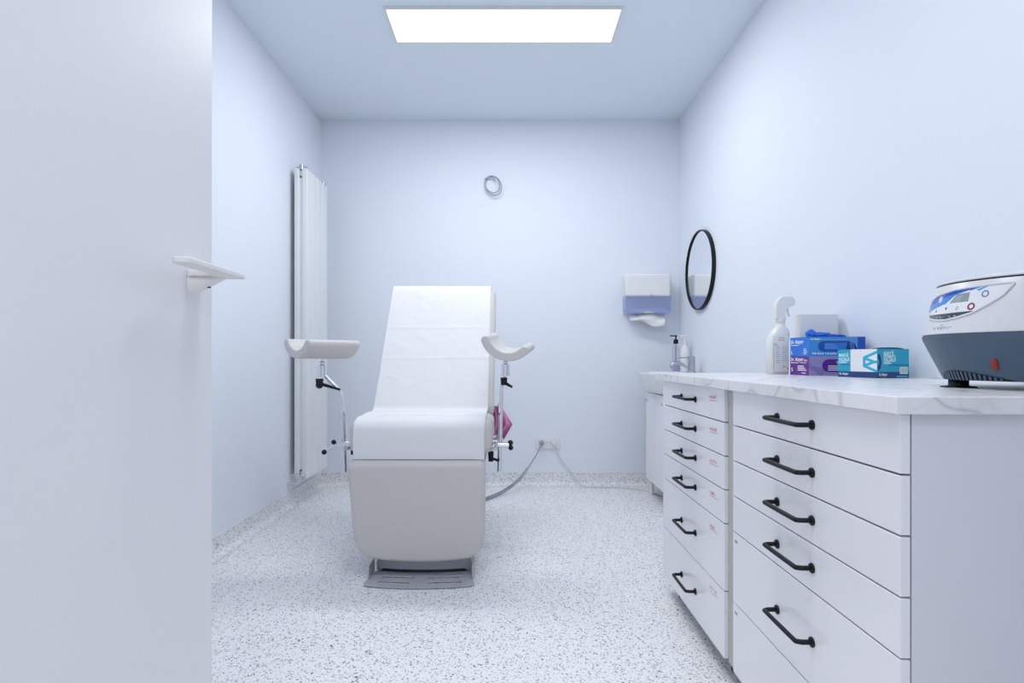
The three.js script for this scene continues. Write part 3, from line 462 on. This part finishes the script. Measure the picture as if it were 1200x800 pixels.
// ---------------------------------------------------------------- centrifuge
{
  const t = thing('centrifuge', 'white and grey laboratory centrifuge with a sloping control panel', 'centrifuge', [1.065, YW, -1.12]);
  const prof = [[0.015, 0.149], [0.095, 0.184], [0.11, 0.186], [0.21, 0.163], [0.222, 0.155]];
  const rad = (y) => lerpTab(prof, y), D = Math.PI / 180;
  const at = (deg, y, off = 0) => { const r = rad(y) + off; return [-r * Math.sin(deg * D), y, r * Math.cos(deg * D)]; };
  mesh('lower_hull', toCreasedNormals(lathe([[0.0001, 0.022], [0.142, 0.022], [0.147, 0.0175], [0.1495, 0.0165], [0.1515, 0.021], [0.184, 0.096], [0.1862, 0.103], [0.1862, 0.1078], [0.1845, 0.109], [0.0001, 0.109]], 128), 0.6), M.hullGrey, t).userData.label = 'slate grey lower hull';
  mesh('upper_housing', toCreasedNormals(lathe([[0.0001, 0.1095], [0.1848, 0.1095], [0.1863, 0.111], [0.186, 0.113], [0.163, 0.2095], [0.1615, 0.2115], [0.0001, 0.2115]], 128), 0.6), M.hullWhite, t).userData.label = 'white upper housing';
  mesh('lid_seal', lathe([[0.0001, 0.2117], [0.1598, 0.2117], [0.1598, 0.2146], [0.0001, 0.2146]], 128), M.dark, t).userData.label = 'dark lid seal';
  mesh('lid', toCreasedNormals(lathe([[0.0001, 0.2148], [0.1605, 0.2148], [0.1612, 0.217], [0.155, 0.2205], [0.12, 0.2265], [0.06, 0.2305], [0.0001, 0.232]], 128), 0.6), M.hullWhite, t);
  // control panel: a leaf-shaped skin on the sloping housing
  const up = [[54, 0.2001], [57.7, 0.2005], [71.5, 0.1996], [89, 0.1976], [108, 0.191], [115, 0.184], [118, 0.172]], lo = [[54, 0.1995], [59.3, 0.1776], [65.4, 0.1648], [74, 0.149], [81.6, 0.1425], [92, 0.138], [101.9, 0.1401], [112, 0.145], [118, 0.156]];
  const NU = 64, NV = 10, pos = [], uv = [], idx = [];
  for (let i = 0; i <= NU; i++) for (let j = 0; j <= NV; j++) { const a = 118 - (118 - 54) * i / NU, y0 = lerpTab(lo, a), y1 = lerpTab(up, a), y = y0 + (y1 - y0) * j / NV; pos.push(...at(a, y, 0.0012)); uv.push(i / NU, (y - 0.137) / 0.065); }
  for (let i = 0; i < NU; i++) for (let j = 0; j < NV; j++) { const a = i * (NV + 1) + j, b = a + NV + 1; idx.push(a, b, a + 1, a + 1, b, b + 1); }
  const g = new THREE.BufferGeometry(); g.setAttribute('position', new THREE.Float32BufferAttribute(pos, 3)); g.setAttribute('uv', new THREE.Float32BufferAttribute(uv, 2)); g.setIndex(idx); g.computeVertexNormals();
  const W = 960, Hh = 320, X = (a) => (118 - a) / 64 * W, Y = (y) => Hh - (y - 0.137) / 0.065 * Hh;
  const tex = canvasTex(W, Hh, (c) => {
    const poly = (col, p) => { c.fillStyle = col; c.beginPath(); p.forEach(([a, y], i) => (i ? c.lineTo(X(a), Y(y)) : c.moveTo(X(a), Y(y)))); c.fill(); };
    c.fillStyle = '#eef0f4'; c.fillRect(0, 0, W, Hh);
    poly('#1f86e0', [[119, 0.205], [119, 0.157], [95, 0.1717], [88, 0.1869], [70, 0.1995], [60, 0.205]]);
    poly('#1446b8', [[119, 0.205], [119, 0.168], [104, 0.181], [90, 0.189], [76, 0.197], [72, 0.205]]);
    poly('#2c63cf', [[118, 0.178], [104, 0.186], [96, 0.189], [104, 0.183], [118, 0.173]]);
    poly('#1b6fd2', [[78, 0.192], [68, 0.201], [64, 0.205], [76, 0.205]]); poly('#4fb0e8', [[74, 0.194], [66, 0.2], [72, 0.19]]);
    poly('#8f9aa0', [[91.5, 0.1718], [86.9, 0.188], [77.6, 0.190], [77.8, 0.1717]]); poly('#a7b0b2', [[90, 0.173], [86.4, 0.185], [82, 0.186], [84, 0.173]]);
    poly('#39424f', [[116.5, 0.1525], [110, 0.1520], [92, 0.1515], [72, 0.1525], [72, 0.13], [118, 0.13]]);
    const ring = (a, y, r, col, w) => { c.strokeStyle = col; c.lineWidth = w; c.beginPath(); c.ellipse(X(a), Y(y), r * 0.95, r, 0, 0, 7); c.stroke(); };
    const disc = (a, y, r, col) => { c.fillStyle = col; c.beginPath(); c.ellipse(X(a), Y(y), r, r, 0, 0, 7); c.fill(); };
    disc(102, 0.1827, 32, '#f4f6fa'); ring(102, 0.1827, 18, '#3d74c4', 8); ring(68.3, 0.1837, 27, '#7886a8', 13); ring(75.4, 0.1612, 28, '#8c3c46', 17);
    disc(104, 0.1601, 20, '#f8f9fb'); c.fillStyle = '#4a4470'; c.beginPath(); c.moveTo(X(104) - 18, Y(0.1565)); c.lineTo(X(104) + 18, Y(0.1565)); c.lineTo(X(104), Y(0.164)); c.fill();
    disc(93.5, 0.1607, 20, '#f8f9fb'); c.fillStyle = '#2c55a8'; c.beginPath(); c.moveTo(X(93.5) - 18, Y(0.164)); c.lineTo(X(93.5) + 18, Y(0.164)); c.lineTo(X(93.5), Y(0.1565)); c.fill();
    disc(84.6, 0.1602, 20, '#f4f5f8'); ring(84.6, 0.1602, 15, '#939fb4', 8); c.fillStyle = '#c3c9d4'; for (const a of [102, 98, 90, 86]) c.fillRect(X(a), Y(0.146), 22, 8);
  });
  const cp = mesh('control_panel', g, phys(0xffffff, 0.18, { map: tex, clearcoat: 0.5, clearcoatRoughness: 0.08 }), t); cp.userData.label = 'blue and white control panel with display and buttons';
  const rim = []; for (let i = 0; i <= 40; i++) { const a = 118 - 64 * i / 40; rim.push(V(...at(a, lerpTab(up, a) + 0.0005, 0.001))); } for (let i = 39; i >= 1; i--) { const a = 118 - 64 * i / 40; rim.push(V(...at(a, lerpTab(lo, a) - 0.0005, 0.001))); }
  mesh('panel_rim', new THREE.TubeGeometry(new THREE.CatmullRomCurve3(rim, true), 200, 0.0022, 8, true), M.hullWhite, cp);
  // maker's lettering
  const lt = canvasTex(384, 128, (c, w, h) => { c.clearRect(0, 0, w, h); c.fillStyle = '#5c667e'; c.font = 'bold 76px sans-serif'; c.fillText('XUAMO', 6, 100, 250); c.fillStyle = '#6cc3d2'; c.font = 'bold 70px sans-serif'; c.fillText('88', 268, 98, 100); c.beginPath(); c.ellipse(178, 22, 24, 12, -0.4, 0, 7); c.fill(); });
  const lp = [], lu = [], li = []; for (let i = 0; i <= 12; i++) for (let j = 0; j < 2; j++) { lp.push(...at(103 - 19 * i / 12, 0.1155 + 0.0145 * j, 0.0006)); lu.push(i / 12, j); } for (let i = 0; i < 12; i++) { const a = 2 * i; li.push(a, a + 2, a + 1, a + 1, a + 2, a + 3); }
  const lgm = new THREE.BufferGeometry(); lgm.setAttribute('position', new THREE.Float32BufferAttribute(lp, 3)); lgm.setAttribute('uv', new THREE.Float32BufferAttribute(lu, 2)); lgm.setIndex(li); lgm.computeVertexNormals();
  mesh('lettering', lgm, new THREE.MeshStandardMaterial({ map: lt, transparent: true, roughness: 0.4 }), t).castShadow = false;
  // air intake: dark arched opening with upright grey fins
  const arch = (a) => 0.0165 + 0.0195 * Math.max(0, Math.sin(Math.PI * Math.pow((116 - a) / 64, 0.62)));
  const vp = [], vi = []; for (let i = 0; i <= 40; i++) { const a = 115.5 - 63 * i / 40; vp.push(...at(a, 0.0168, 0.0012), ...at(a, arch(a), 0.0009)); } for (let i = 0; i < 40; i++) { const a = 2 * i; vi.push(a, a + 2, a + 1, a + 1, a + 2, a + 3); }
  const vg = new THREE.BufferGeometry(); vg.setAttribute('position', new THREE.Float32BufferAttribute(vp, 3)); vg.setIndex(vi); vg.computeVertexNormals();
  const vent = mesh('air_intake', vg, M.black, t); vent.userData.label = 'dark arched air intake';
  for (let k = 0; k < 17; k++) { const a = 110 - k * 3.2, y1 = arch(a) - 0.0006; if (y1 < 0.02) continue; const q = []; for (const [da, y, o] of [[-0.75, 0.0165, 0.001], [0.75, 0.0165, 0.001], [0.75, y1, 0.001], [-0.75, y1, 0.001], [-0.75, 0.0165, 0.004], [0.75, 0.0165, 0.004], [0.75, y1, 0.0025], [-0.75, y1, 0.0025]]) q.push(at(a + da, y, o));
    const fp = [], F = [[4, 7, 6, 5], [0, 4, 5, 1], [3, 2, 6, 7], [0, 3, 7, 4], [1, 5, 6, 2]]; for (const [A, B, C, E] of F) fp.push(...q[A], ...q[C], ...q[B], ...q[A], ...q[E], ...q[C]);
    const fg = new THREE.BufferGeometry(); fg.setAttribute('position', new THREE.Float32BufferAttribute(fp, 3)); fg.computeVertexNormals(); mesh('fin', fg, M.hullGrey, vent); }
  { const [x, y, z] = at(64, 0.049, 0.001), s = mesh('power_switch', rbox(0.0095, 0.023, 0.009, 0.0044, 0, 0, 0, 4), M.switchRed, t); s.position.set(x, y, z); s.rotation.set(0, -64 * D, 0); s.rotateX(0.4); s.userData.label = 'red rocker switch'; }
  for (const a of [110, 236, 300, 10]) { const x = -0.13 * Math.sin(a * D), z = 0.13 * Math.cos(a * D); mesh('foot', lathe([[0.0001, 0], [0.032, 0], [0.030, 0.0022], [0.02, 0.003], [0.0175, 0.004], [0.0175, 0.0225], [0.0001, 0.0225]], 28).translate(x, 0, z), M.black, t).userData.label = 'black suction foot'; }
}

// ---------------------------------------------------------------- examination chair
const CX = -0.38;
{
  const t = thing('examination_chair', 'cream upholstered examination chair with raised leg supports', 'chair', [CX, 0, -2.75]);
  const Z = (d) => 2.75 - d;                                   // distance from the camera plane to local z
  mesh('base', [rspan(-0.215, 0.215, 0.0, 0.055, Z(2.47), Z(3.45), 0.015), span(-0.16, 0.16, 0.055, 0.40, Z(2.66), Z(3.2)), span(-0.2, 0.2, 0.40, 0.50, Z(2.45), Z(3.15))], M.frameGrey, t);
  { // column skirt with a bowed front
    const sh = new THREE.Shape(); sh.moveTo(-0.205, 0); sh.lineTo(-0.205, 0.3); sh.lineTo(0.205, 0.3); sh.lineTo(0.205, 0); sh.quadraticCurveTo(0, -0.045, -0.205, 0);
    mesh('column', new THREE.ExtrudeGeometry(sh, { depth: 0.375, bevelEnabled: true, bevelSize: 0.004, bevelThickness: 0.004, bevelSegments: 2, curveSegments: 24 }).rotateX(-Math.PI / 2).translate(0, 0.021, Z(2.475)), M.plateGrey, t);
    mesh('plinth', new THREE.ExtrudeGeometry(sh, { depth: 0.018, bevelEnabled: false, curveSegments: 24 }).rotateX(-Math.PI / 2).translate(0, 0.0, Z(2.4745)), M.dark, t).userData.label = 'black rubber plinth';
  }
  { // foot plate with four long slots
    const sh = new THREE.Shape(); sh.moveTo(-0.215, 0.165); sh.lineTo(-0.232, 0.03); sh.quadraticCurveTo(-0.232, 0.01, -0.21, 0.004); sh.quadraticCurveTo(0, -0.042, 0.21, 0.004); sh.quadraticCurveTo(0.232, 0.01, 0.232, 0.03); sh.lineTo(0.215, 0.165); sh.quadraticCurveTo(0, 0.12, -0.215, 0.165);
    const slot = (x0, x1, y0, y1) => { const s = new THREE.Path(); const r = 0.0135; s.moveTo(x0, y0 - r); s.quadraticCurveTo((x0 + x1) / 2, (y0 + y1) / 2 - r - 0.003, x1, y1 - r); s.absarc(x1, y1, r, -Math.PI / 2, Math.PI / 2, false); s.quadraticCurveTo((x0 + x1) / 2, (y0 + y1) / 2 + r - 0.003, x0, y0 + r); s.absarc(x0, y0, r, Math.PI / 2, Math.PI * 1.5, false); return s; };
    for (const k of [-1, 1]) { sh.holes.push(slot(k < 0 ? -0.165 : 0.05, k < 0 ? -0.05 : 0.165, k < 0 ? 0.04 : 0.03, k < 0 ? 0.03 : 0.04)); sh.holes.push(slot(k < 0 ? -0.155 : 0.04, k < 0 ? -0.04 : 0.155, k < 0 ? 0.092 : 0.082, k < 0 ? 0.082 : 0.092)); }
    const g = new THREE.ExtrudeGeometry(sh, { depth: 0.003, bevelEnabled: true, bevelSize: 0.001, bevelThickness: 0.001, bevelSegments: 2, curveSegments: 20 }).rotateX(-Math.PI / 2).translate(0, 0.0045, Z(2.3));
    const fp = mesh('foot_plate', g, M.plateGrey, t); fp.userData.label = 'slotted grey metal foot plate';
    for (const k of [-1, 1]) { mesh('side_flange', span(k * 0.223 - 0.003, k * 0.223 + 0.003, 0.007, 0.062, Z(2.37), Z(2.47)), M.plateGrey, fp); mesh('glide', cyl(0.012, 0.012, 0.0036, k * 0.2, 0.0018, Z(2.34)), M.black, fp); }
  }
  { // hanging leg rest
    const w = 0.286, b = 0.022, sh = new THREE.Shape(), hw = w - b, L = 0.455;
    sh.moveTo(-hw + 0.01, L - b); sh.lineTo(hw - 0.01, L - b); sh.quadraticCurveTo(hw, L - b, hw, L - b - 0.012); sh.lineTo(hw - 0.006, 0.12); sh.quadraticCurveTo(hw - 0.014, 0.052, hw - 0.062, 0.034); sh.quadraticCurveTo(0, 0.002, -hw + 0.062, 0.034); sh.quadraticCurveTo(-hw + 0.014, 0.052, -hw + 0.006, 0.12); sh.lineTo(-hw, L - b - 0.012); sh.quadraticCurveTo(-hw, L - b, -hw + 0.01, L - b);
    const g = new THREE.ExtrudeGeometry(sh, { depth: 0.045, bevelEnabled: true, bevelSize: b, bevelThickness: b, bevelSegments: 6, curveSegments: 20 }).translate(0, -L, -0.045 - b);
    const m = mesh('leg_rest', metreUV(g, 0.08), M.leather, t); m.position.set(-0.005, 0.519, Z(2.275)); m.rotation.x = 0.22; m.userData.label = 'cream padded leg rest hanging from the seat';
  }
  mesh('seat', metreUV(rspan(-0.300, 0.305, 0.545, 0.692, Z(2.325), Z(2.80), 0.045, 6), 0.08), M.leather, t);
  mesh('seat_frame', [span(-0.275, 0.275, 0.505, 0.545, Z(2.335), Z(2.80)), rod([-0.315, 0.565, Z(2.36)], [-0.315, 0.565, Z(2.78)], 0.008), rod([0.322, 0.565, Z(2.36)], [0.322, 0.565, Z(2.78)], 0.008), ...[2.4, 2.7].flatMap((d) => [rod([-0.315, 0.565, Z(d)], [-0.27, 0.545, Z(d)], 0.006), rod([0.322, 0.565, Z(d)], [0.27, 0.545, Z(d)], 0.006)])], M.steel, t);
  { // reclined backrest
    const L = 0.80, m = mesh('backrest', metreUV(rbox(0.575, L, 0.085, 0.034, 0, L / 2, -0.0425, 6), 0.08), M.leather, t);
    m.position.set(0.017, 0.700, Z(2.668)); m.rotation.x = -0.625;
    mesh('back_shell', rbox(0.46, 0.66, 0.03, 0.012, 0, 0.40, -0.098, 3), M.frameGrey, m);
  }
  mesh('side_hook', polyRod([[0.25, 0.53, Z(2.80)], [0.25, 0.56, Z(2.835)], [0.27, 0.705, Z(2.838)], [0.325, 0.708, Z(2.838)]], 0.005), M.steel, t);
  // padded leg supports on clamped chrome rods
  function cupGeo(len) {
    const R = 0.117, th = 0.026, A = 1.0, sh = new THREE.Shape(); sh.absarc(0, 0, R, -Math.PI / 2 - A, -Math.PI / 2 + A, false); const ex = (R - th / 2) * Math.cos(-Math.PI / 2 + A), ey = (R - th / 2) * Math.sin(-Math.PI / 2 + A);
    sh.absarc(ex, ey, th / 2, -Math.PI / 2 + A, -Math.PI / 2 + A + Math.PI, false); sh.absarc(0, 0, R - th, -Math.PI / 2 + A, -Math.PI / 2 - A, true); sh.absarc(-ex, ey, th / 2, -Math.PI / 2 - A + Math.PI, -Math.PI / 2 - A + 2 * Math.PI, false);
    return metreUV(new THREE.ExtrudeGeometry(sh, { depth: len - 0.016, bevelEnabled: true, bevelSize: 0.006, bevelThickness: 0.008, bevelSegments: 4, curveSegments: 26 }).translate(0, R + 0.006, -(len - 0.016) / 2), 0.08);
  }
  const zr = Z(2.5);
  function holder(pts, joint, turn, tilt, len, s, knobs) {
    const r = mesh('leg_holder', polyRod(pts, 0.0095), M.chrome, t); r.userData.label = s < 0 ? 'bent chrome leg holder rod' : 'straight chrome leg holder rod';
    const [jx, jy, jz] = joint;
    mesh('joint', [cyl(0.021, 0.021, 0.052, jx, jy, jz, 28), cyl(0.008, 0.008, 0.05, jx, jy + 0.045, jz), ball(0.013, jx, jy + 0.035, jz), rod(pts[pts.length - 1], [jx, jy, jz], 0.009)], M.chrome, r);
    const c = mesh('leg_cup', cupGeo(len), M.leather, r); c.position.set(jx + s * 0.0, jy + 0.056, jz); c.rotation.order = 'YXZ'; c.rotation.set(tilt[0], turn, tilt[1]); c.userData.label = 'cream padded trough shaped leg support';
    mesh('clamp', knobs.clamp, M.chrome, r); mesh('knob', knobs.black, M.black, r);
    for (const l of knobs.levers) mesh('clamp_lever', l, M.black, r);
  }
  holder([[-0.362, 0.44, zr], [-0.374, 0.775, zr], [-0.382, 0.80, zr], [-0.448, 0.873, zr]], [-0.464, 0.893, zr], -0.70, [0.0, -0.03], 0.255, -1, {
    clamp: [rbox(0.022, 0.04, 0.034, 0.004, -0.322, 0.565, zr), rod([-0.33, 0.565, zr], [-0.405, 0.565, zr], 0.012), rod([-0.40, 0.567, zr + 0.004], [-0.446, 0.535, zr + 0.02], 0.0032)],
    black: [ball(0.0115, -0.448, 0.532, zr + 0.021), ball(0.0105, -0.408, 0.576, zr + 0.014), cyl(0.013, 0.013, 0.03, -0.322, 0.534, zr), ball(0.010, -0.325, 0.596, zr)],
    levers: [[cyl(0.017, 0.014, 0.036, -0.472, 0.842, zr + 0.012, 20), ball(0.017, -0.472, 0.832, zr + 0.012), rod([-0.472, 0.838, zr + 0.014], [-0.375, 0.812, zr + 0.03], 0.0085, 0.005)]],
  });
  holder([[0.334, 0.442, zr], [0.344, 0.82, zr], [0.352, 0.86, zr]], [0.361, 0.898, zr], -0.16, [0.10, -0.27], 0.24, 1, {
    clamp: [rbox(0.026, 0.046, 0.036, 0.004, 0.314, 0.562, zr), rod([0.31, 0.562, zr + 0.002], [0.378, 0.562, zr + 0.002], 0.0135), rod([0.37, 0.562, zr], [0.386, 0.562, zr], 0.005), rod([0.288, 0.508, zr], [0.305, 0.53, zr + 0.005], 0.005)],
    black: [ball(0.0125, 0.384, 0.571, zr + 0.004), ball(0.0115, 0.386, 0.549, zr + 0.006)],
    levers: [[cyl(0.013, 0.011, 0.044, 0.297, 0.513, zr + 0.02, 20), rod([0.297, 0.506, zr + 0.02], [0.334, 0.493, zr + 0.02], 0.006)], [cyl(0.016, 0.013, 0.034, 0.355, 0.848, zr + 0.012, 20), rod([0.358, 0.842, zr + 0.015], [0.392, 0.823, zr + 0.028], 0.0085, 0.005)]],
  });
}
{ // paper sheet over backrest, seat and seat front
  const P = [[3.235, 1.30], [3.205, 1.336], [3.175, 1.353], [3.14, 1.3545], [3.118, 1.338], [2.95, 1.103], [2.80, 0.892], [2.735, 0.802], [2.69, 0.738], [2.668, 0.709], [2.645, 0.6995], [2.60, 0.698], [2.52, 0.6975], [2.44, 0.6965], [2.385, 0.695], [2.345, 0.684], [2.324, 0.662], [2.317, 0.630], [2.315, 0.580], [2.315, 0.530]];
  const curve = new THREE.CatmullRomCurve3(P.map(([z, y]) => V(0, y, -z)), false, 'centripetal'), NS = 260, NX = 60, x0 = -0.652, x1 = -0.104, pos = [], uv = [], idx = [];
  const creases = [0.30, 0.44, 0.895];
  for (let i = 0; i <= NS; i++) {
    const u = i / NS, p = curve.getPointAt(u), tg = curve.getTangentAt(u), n = V(0, tg.z, -tg.y).multiplyScalar(-1); if (n.z < 0 && u > 0.2) n.multiplyScalar(-1); if (u <= 0.2 && n.y < 0) n.multiplyScalar(-1);
    for (let j = 0; j <= NX; j++) {
      const v = j / NX, x = x0 + (x1 - x0) * v + 0.004 * noise.noise(u * 9, 3.1, v < 0.5 ? 1 : 9) * Math.abs(v - 0.5) * 2;
      let h = 0.004 + 0.0028 * Math.max(0, noise.noise(x * 9, u * 16, 2.2)) + 0.0016 * Math.max(0, noise.noise(x * 24, u * 30, 6.4));
      creases.forEach((c, k) => { const e = (u - c - 0.006 * noise.noise(x * 4, k, 0.5)) / 0.006; h += 0.0013 * Math.exp(-e * e) * (k === 2 ? Math.max(0, (v - 0.45) * 1.6) : 1); });
      { const e = (u - 0.52 - (v - 0.1) * 0.12) / 0.008; h += 0.002 * Math.exp(-e * e) * Math.max(0, 1 - Math.abs(v - 0.12) * 9); }
      pos.push(x, p.y + n.y * h, p.z + n.z * h); uv.push(x * 4, u * 6);
    }
  }
  for (let i = 0; i < NS; i++) for (let j = 0; j < NX; j++) { const a = i * (NX + 1) + j, b = a + NX + 1; idx.push(a, b, a + 1, a + 1, b, b + 1); }
  const g = new THREE.BufferGeometry(); g.setAttribute('position', new THREE.Float32BufferAttribute(pos, 3)); g.setAttribute('uv', new THREE.Float32BufferAttribute(uv, 2)); g.setIndex(idx); g.computeVertexNormals();
  M.paper.side = THREE.DoubleSide;
  tag(mesh('paper_sheet', g, M.paper), 'white disposable paper sheet draped over the examination chair', 'paper sheet');
}
{ // pink cloth tucked behind the seat, hanging in folded points
  const g = new THREE.PlaneGeometry(1, 1, 30, 30), p = g.attributes.position;
  for (let i = 0; i < p.count; i++) {
    const u = p.getX(i) + 0.5, v = 0.5 - p.getY(i), fold = Math.sin(u * 15 + v * 5);
    const left = -0.108 + 0.03 * Math.max(0, v - 0.55), right = -0.052 + 0.068 * (1 - Math.abs(v - 0.60) / 0.6), x = left + (right - left) * u;
    p.setXYZ(i, x, 0.70 - v * 0.145 + 0.020 * (u < 0.25 ? 1 : 0.2) * (1 - v) + (u > 0.7 ? 0.04 * (u - 0.7) / 0.3 * (v - 0.5) * -1 : 0), -2.845 + 0.016 * fold + 0.006 * noise.noise(u * 5, v * 5, 2.7));
  }
  g.computeVertexNormals();
  const back = g.clone(); { const q = back.attributes.position, ix = back.index.array; for (let i = 0; i < q.count; i++) q.setZ(i, q.getZ(i) - 0.003); for (let i = 0; i < ix.length; i += 3) { const k = ix[i]; ix[i] = ix[i + 1]; ix[i + 1] = k; } back.computeVertexNormals(); }
  M.pink.side = THREE.DoubleSide;
  tag(mesh('pink_cloth', [g, back], M.pink), 'crumpled pink cloth hanging beside the chair seat', 'cloth');
}

renderer.render(scene, camera);
